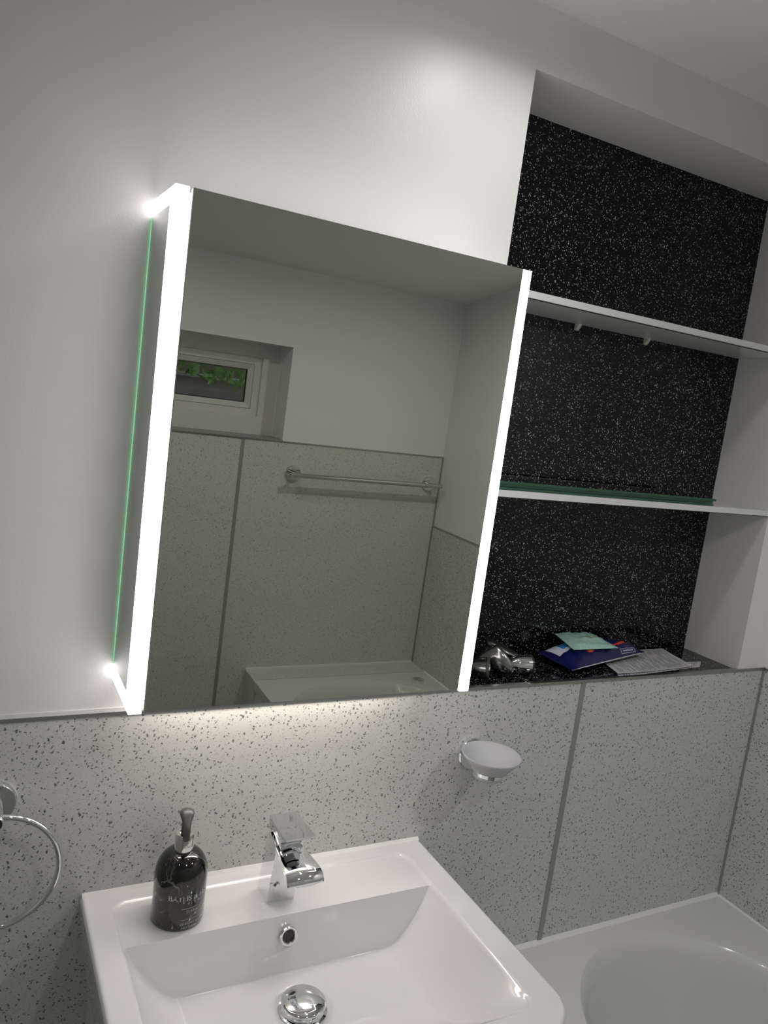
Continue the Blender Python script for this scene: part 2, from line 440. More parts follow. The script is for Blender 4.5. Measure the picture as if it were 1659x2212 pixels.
# ================================================================== BASIN
SX0, SX1, SYF, SZ, SR = -.0945, .466, -.430, .8737, .058
DK = .8702
def smooth01(t): t = max(0., min(1., t)); return t * t * (3 - 2 * t)
def sd_rr(x, y, x0, x1, y0, y1, r):
    cx, cy = (x0 + x1) / 2, (y0 + y1) / 2
    qx, qy = abs(x - cx) - (x1 - x0) / 2 + r, abs(y - cy) - (y1 - y0) / 2 + r
    return math.hypot(max(qx, 0), max(qy, 0)) + min(max(qx, qy), 0) - r
BY = -.122
def basin_z(x, y):
    z = SZ
    do = -sd_rr(x, y, SX0, SX1, SYF, .2, SR)         # distance inward from the outer edge
    if do < .006:
        t = 1 - max(do, 0) / .006
        z -= .006 * (1 - math.sqrt(max(0, 1 - t * t)))
    g = -sd_rr(x, y, -.058, .4215, -.392, -.026, .028)
    z -= (SZ - DK) * smooth01((g + .001) / .006)
    if g > 0 and y < BY + .002:
        u = min(x + .0545, .418 - x)
        u = min(max(u, 0) / .080, 1); fu = 1 - (1 - u) ** 1.75
        v = min(max(y + .388, 0) / .15, 1); fv = 1 - (1 - v) ** 1.9
        t = BY + .002 - y
        fb = min(t / .017, 1); fb = fb if fb < .85 else .85 + .15 * smooth01((t / .017 - .85) / .5)
        fb = min(fb, 1)
        dep = .080 * min(1, fu) * fv
        # keep the back wall steep: it is as tall as the floor is deep there
        cap = .080 * t / .017
        k = .006
        h = max(k - abs(dep - cap), 0) / k
        z -= max(0, min(dep, cap) - h * h * k * .25)
    # dip for the waste
    r = math.hypot(x - .175, y + .207)
    if r < .045: z -= .004 * smooth01((.045 - r) / .012)
    return z
bas = thing('wash_basin', (.186, -.01, .72), 'white rectangular ceramic wash basin with rounded front corners, under the mirror cabinet', 'sink')
NXg = 230
ys = []
y = 0.
while y > SYF + .0001:
    ys.append(y)
    step = .0026
    if -.142 < y < -.112: step = .0011
    if y < SYF + .012: step = .0008
    y -= step
ys.append(SYF)
bm = B(); rows = []
xc = (SX0 + SX1) / 2; hw = (SX1 - SX0) / 2
us = []
for i in range(NXg + 1):
    t = i / NXg
    # denser near both sides
    s = t + .10 * sin(2 * pi * t) / (2 * pi) * -1
    us.append(2 * (t - .35 * sin(2 * pi * t) / (2 * pi)) - 1 if True else s)
for y in ys:
    h = hw
    if y < SYF + SR:
        q = SR - (y - SYF); h = hw - SR + math.sqrt(max(SR * SR - q * q, 0))
    rows.append([bm.verts.new((xc + u * h, y, basin_z(xc + u * h, y))) for u in us])
for a, b in zip(rows, rows[1:]):
    for i in range(NXg): bm.faces.new((a[i], b[i], b[i + 1], a[i + 1]))
# outer skirt
edge = [r[0] for r in rows] + rows[-1][1:] + [r[-1] for r in rows[::-1]][1:]
prev = edge
for dz, inn in ((-.012, .0), (-.105, .012)):
    cur = []
    for v in edge:
        d = Vector((v.co.x - xc, v.co.y + .1, 0)); d = Vector((v.co.x - inn * (1 if v.co.x > xc else -1), v.co.y + (inn if v.co.y < -.3 else 0), SZ - .006 + dz))
        cur.append(bm.verts.new(d))
    for i in range(len(edge) - 1): bm.faces.new((prev[i], prev[i + 1], cur[i + 1], cur[i]))
    prev = cur
obj('bowl', bm, PORC, bas, ang=50, recalc=False)
# flip check done by outward build order
ov = .176
bm = B()
nrm = Vector((0, -.974, .225))
oc = Vector((ov, -.1305, .8440))
lathe(bm, [(.0125, .000), (.0138, .0022), (.0128, .0040), (.0105, .0040), (.0092, .0026), (.0088, -.003)], oc, nrm, 40, close=False)
orr = obj('overflow_ring', bm, CHROME, bas, label='chrome overflow ring with a dark hole')
bm = B(); lathe(bm, [(.0088, -.001), (0, -.001)], oc, nrm, 32, close=False); obj('overflow_hole', bm, BLACKP, orr)
bm = B()
WX, WY = .175, -.207
lathe(bm, [(.0335, .787), (.0335, .7895), (.030, .7905), (.026, .7885), (.020, .7865), (.0, .7860)], (WX, WY, 0), seg=56, close=False)
obj('waste_ring', bm, CHROME, bas)
bm = B()
prof = [(.0, .796), (.030, .7975), (.0315, .7995)] + [(.0315 * cos(t), .7995 + .0080 * sin(t)) for t in [k * pi / 2 / 12 for k in range(1, 12)]] + [(0, .8075)]
lathe(bm, prof, (WX, WY, 0), seg=64, close=False)
wd = obj('waste_plug', bm, CHROME, bas, label='domed chrome push waste')
bm = B(); lathe(bm, [(.012, .786), (.012, .7965)], (WX, WY, 0), seg=32); obj('plug_stem', bm, CHROME, wd)
# sealant between basin and wall
bm = B(); prism(bm, [(-.001, SZ - .002), (-.0065, SZ - .0008), (-.001, SZ + .0045)], 0, SX0 + .002, SX1 - .002)
obj('sealant_bead', bm, SILICONE, bas)

# vanity unit below
van = thing('vanity_unit', (.186, -.2, 0), 'white gloss vanity unit carrying the wash basin', 'cabinet')
bobj('body', WHITE_GLOSS, van, SX0 + .022, SX1 - .022, -.395, -.0015, .08, .762, .002)
bobj('plinth', WHITE_GLOSS, van, SX0 + .03, SX1 - .03, -.35, -.002, 0, .08)
for s in (0, 1):
    xa = SX0 + .024 + s * .2585; xb = xa + .2545
    dr = bobj('door', WHITE_GLOSS, van, xa, xb, -.413, -.3955, .085, .755, .002)
    hx = xb - .03 if s == 0 else xa + .03
    bm = B(); tube(bm, [(hx, -.413, .52), (hx, -.435, .52), (hx, -.435, .66), (hx, -.413, .66)], .004, 12); obj('handle', bm, CHROME, dr)

# ================================================================== TAP
TX0, TX1 = .1536, .1970
tap = thing('basin_tap', (.175, -.069, DK), 'chrome square-based mixer tap on the back of the basin', 'tap')
# body with forward sweeping spout: cross sections across x, outline in (y,z)
bm = B()
tm = (TX0 + TX1) / 2; hwd = (TX1 - TX0) / 2
# body block
prof = [(-.0490, DK), (-.0570, .9300), (-.0625, .9690), (-.0740, .9765), (-.0985, .9690), (-.1010, .9560), (-.0965, .930), (-.0885, DK)]
prism(bm, prof, 0, TX0, TX1)
bevel(bm, .0009, 2, 25)
body = obj('body', bm, CHROME, tap)
# spout: loft of rounded flat sections flaring outwards
bm = B(); rings = []
secs = [(-.088, .9600, .9735, hwd - .0005), (-.100, .9565, .9700, hwd), (-.115, .9545, .9670, hwd + .0003), (-.130, .9520, .9665, hwd + .0012),
        (-.145, .9490, .9665, hwd + .0028), (-.157, .9470, .9650, hwd + .0046), (-.166, .9462, .9610, hwd + .0058), (-.1705, .9462, .9550, hwd + .0060), (-.1715, .9480, .9510, hwd + .0057)]
for y, zl, zh, w in secs:
    ring = []
    n = 14
    for k in range(n + 1):                       # top, crowned
        s = -1 + 2 * k / n
        ring.append(bm.verts.new((tm + w * s, y + .004 * s * s, zh - .0035 * s * s * (1 if y < -.11 else .3))))
    for k in range(n + 1):
        s = 1 - 2 * k / n
        ring.append(bm.verts.new((tm + (w - .001) * s, y + .004 * s * s, zl + .0035 * s * s)))
    rings.append(ring)
for a, b in zip(rings, rings[1:]):
    for k in range(len(a)):
        bm.faces.new((a[k], a[(k + 1) % len(a)], b[(k + 1) % len(a)], b[k]))
bm.faces.new(rings[0]); bm.faces.new(rings[-1][::-1])
obj('spout', bm, CHROME, tap, ang=45)
# water drop shaped overflow cover on the front face
bm = B()
for k in range(1): pass
vs = []
cn = Vector((.1655, -.0897, .8985))
outl = [(-.0058, -.006), (.0058, -.006), (.0058, .0005), (.0045, .0055), (.0022, .0088), (0, .0098), (-.0022, .0088), (-.0045, .0055), (-.0058, .0005)]
A = [bm.verts.new((cn.x + px, -.0895 - .0085 * 0 - (pz + .02) * .12, cn.z + pz)) for px, pz in outl]
Bq = [bm.verts.new((cn.x + px * .72, -.0932 - (pz + .02) * .12, cn.z + pz * .72)) for px, pz in outl]
for k in range(len(outl)):
    j = (k + 1) % len(outl); bm.faces.new((A[k], A[j], Bq[j], Bq[k]))
bm.faces.new(Bq); bm.faces.new(A[::-1])
obj('chain_stay', bm, CHROME, tap, label='small rounded chrome nub on the front face')
# cartridge neck
bm = B()
prism(bm, [(-.0790, .9690), (-.0790, .9930), (-.1050, .9905), (-.1075, .9650)], 0, TX0 + .0045, TX1 - .0045); bevel(bm, .002, 3, 25)
obj('neck', bm, CHROME, tap)
bm = B()
prism(bm, [(-.0785, .9770), (-.0785, .9800), (-.1085, .9770), (-.1085, .9745)], 0, TX0 + .003, TX1 - .003); bevel(bm, .0008, 2, 25)
obj('neck_ring', bm, CHROME, tap)
# lever handle: thin tapering plate with a wedge skirt at the back
bm = B(); rows = []
n = 12
top = []
for i in range(n + 1):
    s = i / n
    y = -.0650 - .0700 * s
    zt = .9985 - .0045 * sin(pi * s) * .6 + .0005 * s
    w = hwd + .0002 + .0012 * s
    top.append((y, zt, w))
tl = [bm.verts.new((tm - w, y, z)) for y, z, w in top]; tr = [bm.verts.new((tm + w, y, z)) for y, z, w in top]
bl, br = [], []
for i, (y, z, w) in enumerate(top):
    s = i / n
    th = .0030 if s > .55 else .0030 + (1 - s / .55) * .0170
    bl.append(bm.verts.new((tm - w, y, z - th))); br.append(bm.verts.new((tm + w, y, z - th)))
for i in range(n):
    bm.faces.new((tl[i], tl[i + 1], tr[i + 1], tr[i])); bm.faces.new((bl[i + 1], bl[i], br[i], br[i + 1]))
    bm.faces.new((tl[i + 1], tl[i], bl[i], bl[i + 1])); bm.faces.new((tr[i], tr[i + 1], br[i + 1], br[i]))
bm.faces.new((tl[0], tr[0], br[0], bl[0])); bm.faces.new((tl[-1], bl[-1], br[-1], tr[-1]))
bevel(bm, .0006, 2, 50)
obj('lever', bm, simple('slightly_marked_chrome', (.62, .63, .66), rough=.07, metal=1, var=.08), tap, ang=30)
bm = B(); lathe(bm, [(0, -.0028), (.0016, -.0022), (.0020, 0), (.0012, .0014), (0, .002)], (.1895, -.1655, .9475), (0, 0, 1), 12, False)
obj('water_drop', bm, glass('water', (1, 1, 1), 0, 1.33), tap)

# ================================================================== SOAP BOTTLE
BX, BYB, BR = .0255, -.0760, .0362
bot = thing('soap_bottle', (BX, BYB, DK), 'black marble-patterned hand wash bottle with silver collar, left of the tap', 'bottle')
mt, nt, b = new_mat('black_marble_print')
N = nt.nodes.new; L = nt.links.new
tc = N('ShaderNodeTexCoord')
nz = N('ShaderNodeTexNoise'); nz.inputs['Scale'].default_value = 42; nz.inputs['Detail'].default_value = 5; L(tc.outputs['Object'], nz.inputs['Vector'])
s1 = N('ShaderNodeVectorMath'); s1.operation = 'SCALE'; s1.inputs['Scale'].default_value = .030; L(nz.outputs['Color'], s1.inputs[0])
a1 = N('ShaderNodeVectorMath'); a1.operation = 'ADD'; L(tc.outputs['Object'], a1.inputs[0]); L(s1.outputs[0], a1.inputs[1])
vo = N('ShaderNodeTexVoronoi'); vo.feature = 'DISTANCE_TO_EDGE'; vo.inputs['Scale'].default_value = 24; L(a1.outputs[0], vo.inputs['Vector'])
mr = N('ShaderNodeMapRange'); mr.inputs['From Min'].default_value = .0; mr.inputs['From Max'].default_value = .022; mr.inputs['To Min'].default_value = 1; mr.inputs['To Max'].default_value = 0
L(vo.outputs['Distance'], mr.inputs['Value'])
n2 = N('ShaderNodeTexNoise'); n2.inputs['Scale'].default_value = 28; L(tc.outputs['Object'], n2.inputs['Vector'])
m3 = N('ShaderNodeMapRange'); m3.inputs['From Min'].default_value = .42; m3.inputs['From Max'].default_value = .66; L(n2.outputs['Fac'], m3.inputs['Value'])
mm = N('ShaderNodeMath'); mm.operation = 'MULTIPLY'; L(mr.outputs['Result'], mm.inputs[0]); L(m3.outputs['Result'], mm.inputs[1])
mc = N('ShaderNodeMix'); mc.data_type = 'RGBA'; mc.inputs[6].default_value = (.0045, .0042, .0048, 1); mc.inputs[7].default_value = (.26, .25, .26, 1)
L(mm.outputs[0], mc.inputs['Factor']); L(mc.outputs[2], b.inputs['Base Color'])
b.inputs['Roughness'].default_value = .07; b.inputs['Coat Weight'].default_value = .6
MARBLE = mt
prof = [(0, DK + .0003), (.0325, DK + .0003), (.0350, DK + .0022), (BR, DK + .006), (BR + .0004, DK + .066)]
for k in range(1, 17):
    t = k / 16 * radians(86)
    prof.append((.0085 + (BR - .0081) * cos(t) ** .86, DK + .066 + .0365 * sin(t) ** 1.02))
prof += [(.0105, DK + .1045)]
bm = B(); lathe(bm, prof, (BX, BYB, 0), seg=72)
bbody = obj('bottle_body', bm, MARBLE, bot, ang=60)
bm = B(); lathe(bm, [(.0126, DK + .1020), (.0132, DK + .1026), (.0132, DK + .1265), (.0126, DK + .1275), (.0080, DK + .1275), (.0075, DK + .125)], (BX, BYB, 0), seg=48)
collar = obj('collar', bm, simple('silver_collar_metal', (.78, .77, .74), rough=.12, metal=1), bot)
bm = B(); lathe(bm, [(.0060, DK + .126), (.0060, DK + .145), (.0072, DK + .148)], (BX, BYB, 0), seg=32)
pump = obj('pump_stem', bm, PUMPM, bot)
ND_ = Vector((-.20, -.98, 0)).normalized(); NS = Vector((ND_.y, -ND_.x, 0))
bm = B(); rings = []
for (f, z, w, h) in [(-.0110, .1545, .0030, .0020), (-.0090, .1555, .0070, .0036), (-.004, .1560, .0096, .0046), (.001, .1550, .0100, .0050), (.0060, .1525, .0084, .0050),
                     (.010, .1495, .0064, .0048), (.0145, .1455, .0054, .0044), (.0190, .1405, .0050, .0040), (.0220, .1350, .0047, .0038), (.0232, .1300, .0044, .0036)]:
    ctr = Vector((BX, BYB, DK + z)) + ND_ * f
    rings.append([bm.verts.new(ctr + NS * (w * cos(q)) + Vector((0, 0, 1)) * (h * sin(q))) for q in [2 * pi * k / 20 for k in range(20)]])
for a, c2 in zip(rings, rings[1:]):
    for k in range(20): bm.faces.new((a[k], a[(k + 1) % 20], c2[(k + 1) % 20], c2[k]))
bm.faces.new(rings[0]); bm.faces.new(rings[-1][::-1])
obj('pump_nozzle', bm, PUMPM, bot, ang=60)
# writing wrapped round the bottle
PRINT = simple('silver_grey_print', (.46, .46, .46), rough=.35)
view_a = math.atan2(-1.0679 - BYB, -.272 - BX)         # direction from bottle to camera
LAB = view_a + radians(52)
def wrap_text(txt, size, zc, r, centre, name='printed_text', parent=None, mat=PRINT, space=1.0, bold=.0):
    cu = bpy.data.curves.new('tmp_text', 'FONT'); cu.body = txt; cu.size = size; cu.align_x = 'CENTER'; cu.align_y = 'CENTER'
    cu.space_character = space; cu.resolution_u = 3; cu.offset = bold
    to = bpy.data.objects.new('tmp_text', cu); C.objects.link(to)
    bpy.context.view_layer.update()
    me = bpy.data.meshes.new_from_object(to.evaluated_get(bpy.context.evaluated_depsgraph_get()))
    bpy.data.objects.remove(to); bpy.data.curves.remove(cu)
    bm = bmesh.new(); bm.from_mesh(me); bpy.data.meshes.remove(me)
    for v in bm.verts:
        th = centre + v.co.x / r
        v.co = Vector((BX + r * cos(th), BYB + r * sin(th), zc + v.co.y))
    return obj(name, bm, mat, parent, smooth=False, recalc=False)
rw = BR + .0003
wrap_text('BAYLIS & HARDING', .0108, DK + .0500, rw, LAB, parent=bbody, bold=.0001)
wrap_text('ELEMENTS', .0050, DK + .0425, rw, LAB, parent=bbody, space=1.9)
wrap_text('DARK AMBER', .0055, DK + .0300, rw, LAB, parent=bbody, space=1.3)
wrap_text('& FIG', .0055, DK + .0245, rw, LAB, parent=bbody, space=1.3)
wrap_text('LUXURY HAND WASH', .0048, DK + .0120, rw, LAB, parent=bbody, space=1.2)
wrap_text('NET 500ML e 16.9 FL.OZ.', .0048, DK + .0062, rw, LAB, parent=bbody)
for z in (.0345, .0180):
    bm = B()
    for k in range(24):
        t0 = LAB + (-.5 + k / 24) * 1.5; t1 = LAB + (-.5 + (k + 1) / 24) * 1.5
        vs = [bm.verts.new((BX + rw * cos(t), BYB + rw * sin(t), DK + z + q)) for t, q in ((t0, 0), (t1, 0), (t1, .0005), (t0, .0005))]
        bm.faces.new(vs)
    obj('printed_rule', bm, PRINT, bbody, smooth=False, recalc=False)
wrap_text('BAYLIS', .0050, DK + .1120, .01335, view_a + .35, parent=collar, mat=simple('engraving', (.35, .34, .33), rough=.5))

# ================================================================== SOAP DISH
sd = thing('soap_dish', (.545, -.001, 1.03), 'frosted glass soap dish in a chrome wall holder, right of the cabinet', 'soap dish')
bm = B(); lathe(bm, [(0, 0), (.0285, 0), (.0288, .008), (.0268, .0105), (.0, .0108)], (.549, -.001, 1.0275), (0, -1, 0), 56, False)
obj('wall_flange', bm, CHROME, sd)
bm = B(); tube(bm, [(.549, -.010, 1.0265), (.548, -.022, 1.0255), (.547, -.034, 1.0235)], .0065, 20)
obj('arm', bm, CHROME, sd)
DC = (.545, -.0655)
bm = B(); lathe(bm, [(.0285, 1.0205), (.0305, 1.0210), (.0325, 1.0280), (.0312, 1.0285), (.0285, 1.0215)], (DC[0], DC[1], 0), seg=56, close=False)
bm.faces.ensure_lookup_table()
obj('holder_ring', bm, CHROME, sd)
out = [(0, 1.0135), (.026, 1.0140), (.0275, 1.0165), (.0280, 1.0215), (.0315, 1.0285), (.0400, 1.0385), (.0480, 1.0480), (.0512, 1.0530), (.0508, 1.0545), (.0495, 1.0545)]
inn = [(.0470, 1.0515), (.0385, 1.0430), (.030, 1.0345), (.020, 1.0300), (0, 1.0285)]
bm = B(); lathe(bm, out + inn, (DC[0], DC[1], 0), seg=72, close=False)
obj('glass_dish', bm, FROST, sd, ang=60)

# ================================================================== TOWEL RING
tr = thing('towel_ring', (-.212, -.001, 1.035), 'chrome towel ring hanging on the wall at the left edge, beside the basin', 'towel ring')
bm = B(); lathe(bm, [(0, 0), (.0280, 0), (.0285, .007), (.0265, .0105), (0, .0112)], (-.214, -.001, 1.0355), (0, -1, 0), 56, False)
obj('wall_flange', bm, CHROME, tr)
bm = B(); lathe(bm, [(.0105, 0), (.0105, .050), (.0092, .0520)], (-.214, -.010, 1.0355), (0, -1, 0), 40)
post = obj('post', bm, CHROME, tr)
bm = B(); lathe(bm, [(.0088, .0521), (0, .0521)], (-.214, -.010, 1.0355), (0, -1, 0), 32, False); obj('post_end_reflection', bm, BLACKP, post)  # black disc paints the dark reflection in the chrome post end
bm = B(); rc = (-.2105, .9640)
tube(bm, [(rc[0] + .0770 * sin(t), -.0550, rc[1] + .0770 * cos(t)) for t in [2 * pi * k / 96 for k in range(96)]], .0036, 16, closed=True)
obj('ring', bm, CHROME, tr)

# ================================================================== TOWEL RAIL ON THE OPPOSITE WALL
rail = thing('towel_rail', (.99, YP, 1.308), 'chrome towel rail on the opposite wall, seen in the mirror', 'towel rail')
for x in (.7240, 1.2700):
    bm = B(); lathe(bm, [(0, 0), (.0270, 0), (.0275, .008), (.0255, .0105), (0, .0112)], (x, YP, 1.3090), (0, 1, 0), 48, False)
    obj('wall_flange', bm, CHROME, rail)
    bm = B(); lathe(bm, [(.0085, 0), (.0085, .050)], (x, YP + .010, 1.3090), (0, 1, 0), 32); obj('post', bm, CHROME, rail)
bm = B(); tube(bm, [(.7020, YP + .058, 1.3090), (1.2950, YP + .058, 1.3090)], .0085, 28); bevel(bm, .001)
obj('bar', bm, simple('rail_chrome', (.62, .62, .62), rough=.12, metal=1), rail)

# ================================================================== BATH
bath = thing('bath', (.98, -.8, 0), 'white bathtub with an oval well, right of the basin against the right wall', 'bathtub')
BX0, BX1, BY0, BY1, BZ = .637, XR - .0037, -1.6092, -.0018, .597
bcx, bcy, bhw = .975, -.86, .268
yn, yf, Ln, Lf = -.0500, -1.550, .300, .170
def opening(t):
    """t: angle; returns point of the oval opening"""
    c, s = cos(t), sin(t)
    x = bcx + bhw * (abs(c) ** .95) * (1 if c >= 0 else -1)
    if s >= 0: y = (yn - Ln) + Ln * s
    else: y = (yf + Lf) + Lf * s
    return x, y
NB = 240
pts = []
for k in range(NB):
    t = 2 * pi * k / NB
    pts.append(opening(t))
# even out the straight sides: insert points
full = []
for k in range(NB):
    p, q = pts[k], pts[(k + 1) % NB]
    d = math.hypot(p[0] - q[0], p[1] - q[1]); n = max(1, int(d / .012))
    for i in range(n): full.append((p[0] + (q[0] - p[0]) * i / n, p[1] + (q[1] - p[1]) * i / n))
cxx, cyy = bcx, -.80
def outer(p):
    dx, dy = p[0] - cxx, p[1] - cyy
    t = min((BX1 - cxx) / dx if dx > 1e-9 else ((BX0 - cxx) / dx if dx < -1e-9 else 1e9),
            (BY1 - cyy) / dy if dy > 1e-9 else ((BY0 - cyy) / dy if dy < -1e-9 else 1e9))
    return [cxx + dx * t, cyy + dy * t]
outs = [outer(p) for p in full]
for cx_, cy_ in ((BX0, BY0), (BX0, BY1), (BX1, BY0), (BX1, BY1)):
    i = min(range(len(outs)), key=lambda j: (outs[j][0] - cx_) ** 2 + (outs[j][1] - cy_) ** 2); outs[i] = [cx_, cy_]
def inset(p, f, q=0):  # shrink toward the centre line
    x, y = p
    yc = max(min(y, yn - Ln * .9), yf + Lf * .9)
    return bcx + (x - bcx) * (1 - f), yc + (y - yc) * (1 - f) + (cyy - y) * q
bm = B(); loops = []
def mkloop(f): return [bm.verts.new(f(i)) for i in range(len(full))]
loops.append(mkloop(lambda i: (outs[i][0] + (.006 if outs[i][0] < BX0 + .001 else 0), outs[i][1], BZ - .040)))
loops.append(mkloop(lambda i: (outs[i][0], outs[i][1], BZ - .004)))
loops.append(mkloop(lambda i: (outs[i][0] + (.001 if outs[i][0] < BX0 + .001 else 0), outs[i][1], BZ - .001)))
loops.append(mkloop(lambda i: (outs[i][0] + (.004 if outs[i][0] < BX0 + .001 else 0), outs[i][1], BZ)))
for t in (.25, .5, .75):
    loops.append(mkloop(lambda i: (outs[i][0] * (1 - t) + full[i][0] * t, outs[i][1] * (1 - t) + full[i][1] * t, BZ)))
for f, q, dz in ((-.010, 0, -.0008), (0, 0, -.004), (.02, .004, -.014), (.04, .010, -.04), (.07, .02, -.10), (.12, .045, -.20), (.18, .08, -.30), (.26, .11, -.37), (.38, .14, -.40), (.6, .2, -.41), (.93, .3, -.412)):
    loops.append([bm.verts.new((*inset(full[i], f, q), BZ + dz)) for i in range(len(full))])
nL = len(full)
for a, c2 in zip(loops, loops[1:]):
    for k in range(nL): bm.faces.new((a[k], a[(k + 1) % nL], c2[(k + 1) % nL], c2[k]))
bm.faces.new(loops[-1])
obj('tub', bm, ACRYL, bath, ang=40)
bobj('bath_panel', WHITE_GLOSS, bath, .648, .655, -1.609, -.002, 0, BZ - .0405)
bm = B(); lathe(bm, [(0, 0), (.0205, 0), (.0215, .002), (.0215, .010), (.0200, .012), (.006, .0115), (0, .0112)], (1.2360, -1.5150, BZ), seg=48, close=False)
obj('waste_control', bm, CHROME, bath, label='round chrome knob on the far corner of the rim')

# ================================================================== NICHE SHELVES
def shelf(z0, z1, label, pegs):
    s = thing('niche_shelf', ((NX0 + NX1) / 2, .07, z0), label, 'shelf', 'white shelves in the niche')
    bobj('board', SHELFM, s, NX0, NX1, .0035, ND, z0 + .0015, z1, .0004)
    bobj('front_edging', simple('shelf_edging', (.74, .75, .76), rough=.3), s, NX0, NX1, .0005, .0035, z0 + .0015, z1, .0004)
    bobj('underside_panel', SHELFM, s, NX0 + .001, NX1 - .001, .0062, ND - .001, z0, z0 + .0014)
    bobj('edge_shadow_gap', DARKGAP, s, NX0, NX1, .0018, .0060, z0 + .0002, z0 + .0016, label='thin dark line under the front edging')
    for x in pegs:
        bm = B(); prism(bm, [(ND, z0), (ND, z0 - .0120), (ND - .004, z0 - .0120), (ND - .011, z0 - .003), (ND - .011, z0)], 0, x - .004, x + .004)
        bevel(bm, .0008)
        obj('support_peg', bm, simple('cream_peg_plastic', (.62, .60, .54), rough=.4), s, label='cream plastic support peg')
shelf(1.8165, 1.8295, 'upper white shelf across the black niche, empty, with pegs under it', (.7600, .9450))
shelf(1.4865, 1.4995, 'lower white shelf across the black niche, carrying glass sheets', ())
EDGEG = simple('dark_green_glass_edge', (.03, .13, .06), rough=.15, trans=.3)
for k, (xe, yf_, yb_, lab) in enumerate([(1.062, .004, .128, 'bottom sheet of green-edged glass lying on the lower niche shelf'),
                                 (1.066, .009, .124, 'second sheet from the bottom of the glass stack on the lower shelf'),
                                 (1.070, .006, .127, 'top sheet of green-edged glass on the lower niche shelf')]):
    z = 1.4996 + k * .0050
    g = thing('glass_sheet', (.77, .066, z), lab, 'glass sheet', 'glass sheets on the lower niche shelf')
    bobj('pane', GLASS_GREEN, g, .4770, xe, yf_ + .0004, yb_, z, z + .0046)
    bobj('front_edge', EDGEG, g, .4770, xe, yf_, yf_ + .0003, z, z + .0046, label='dark green ground edge')

# ================================================================== THINGS ON THE NICHE SILL
SL = NZ0
def pillow(bm, q, zb, T, nu=36, nv=20, pu=3.0, pv=2.2, wr=.0012, seed=0., lift=(0, 0, 0, 0), crimp=.04):
    """closed cushion-shaped bag on the quad q (4 xy corners), flat-ish below"""
    uv = bm.loops.layers.uv.new('UVMap')
    top, bot = {}, {}
    for i in range(nu + 1):
        for j in range(nv + 1):
            u, v = i / nu, j / nv
            x = (q[0][0] * (1 - u) + q[1][0] * u) * (1 - v) + (q[3][0] * (1 - u) + q[2][0] * u) * v
            y = (q[0][1] * (1 - u) + q[1][1] * u) * (1 - v) + (q[3][1] * (1 - u) + q[2][1] * u) * v
            lf = (lift[0] * (1 - u) + lift[1] * u) * (1 - v) + (lift[3] * (1 - u) + lift[2] * u) * v
            uu = max(0, min(1, (u - crimp) / (1 - 2 * crimp)))
            f = (1 - abs(2 * uu - 1) ** pu) * (1 - abs(2 * v - 1) ** pv)
            w = noise.noise(Vector((x * 60 + seed, y * 60, 0))) * wr * (.3 + f) + noise.noise(Vector((x * 160, y * 30 + seed, 0))) * wr * .5
            mid = zb + lf + T * .34
            top[i, j] = bm.verts.new((x, y, mid + T * .66 * f + w * (f + .25)))
            edge_ = i in (0, nu) or j in (0, nv)
            bot[i, j] = top[i, j] if edge_ else bm.verts.new((x, y, mid - T * .34 * f - .0002))
    for i in range(nu):
        for j in range(nv):
            for d, rev in ((top, 0), (bot, 1)):
                ids = [(i, j), (i + 1, j), (i + 1, j + 1), (i, j + 1)]
                if rev: ids = ids[::-1]
                f = bm.faces.new([d[k] for k in ids])
                for l, k in zip(f.loops, ids): l[uv].uv = (k[0] / nu, k[1] / nv)

def uv_node(nt):
    n = nt.nodes.new('ShaderNodeUVMap'); n.uv_map = 'UVMap'
    s = nt.nodes.new('ShaderNodeSeparateXYZ'); nt.links.new(n.outputs[0], s.inputs[0]); return s.outputs[0], s.outputs[1]
def mathn(nt, op, a, b=None, c=None):
    n = nt.nodes.new('ShaderNodeMath'); n.operation = op
    for i, v in enumerate((a, b, c)):
        if v is None: continue
        if isinstance(v, (int, float)): n.inputs[i].default_value = v
        else: nt.links.new(v, n.inputs[i])
    return n.outputs[0]
def band(nt, s, lo, hi): return mathn(nt, 'MULTIPLY', mathn(nt, 'GREATER_THAN', s, lo), mathn(nt, 'LESS_THAN', s, hi))
def rect(nt, u, v, a, b_, c_, d): return mathn(nt, 'MULTIPLY', band(nt, u, a, b_), band(nt, v, c_, d))
def over(nt, cur, msk, col):
    n = nt.nodes.new('ShaderNodeMix'); n.data_type = 'RGBA'
    nt.links.new(msk, n.inputs['Factor'])
    if isinstance(cur, tuple): n.inputs[6].default_value = (*cur, 1)
    else: nt.links.new(cur, n.inputs[6])
    n.inputs[7].default_value = (*col, 1)
    return n.outputs[2]

# navy wipes packet
mt, nt, b = new_mat('navy_printed_film')
u, v = uv_node(nt)
cur = over(nt, (.006, .010, .085), rect(nt, u, v, .07, .36, .50, .93), (.62, .66, .74))
cur = over(nt, cur, rect(nt, u, v, .14, .26, .60, .80), (.03, .24, .62))
vv = mathn(nt, 'SUBTRACT', v, mathn(nt, 'MULTIPLY', u, .10))
cur = over(nt, cur, mathn(nt, 'MULTIPLY', band(nt, vv, .19, .27), band(nt, u, .30, .85)), (.70, .06, .03))
cur = over(nt, cur, mathn(nt, 'MULTIPLY', band(nt, vv, .22, .27), band(nt, u, .33, .60)), (.90, .32, .05))
du = mathn(nt, 'DIVIDE', mathn(nt, 'SUBTRACT', u, .315), .035); dv = mathn(nt, 'DIVIDE', mathn(nt, 'SUBTRACT', v, .25), .07)
rr_ = mathn(nt, 'ADD', mathn(nt, 'MULTIPLY', du, du), mathn(nt, 'MULTIPLY', dv, dv))
cur = over(nt, cur, mathn(nt, 'LESS_THAN', rr_, 1.0), (.80, .08, .03)); cur = over(nt, cur, mathn(nt, 'LESS_THAN', rr_, .3), (.92, .40, .06))
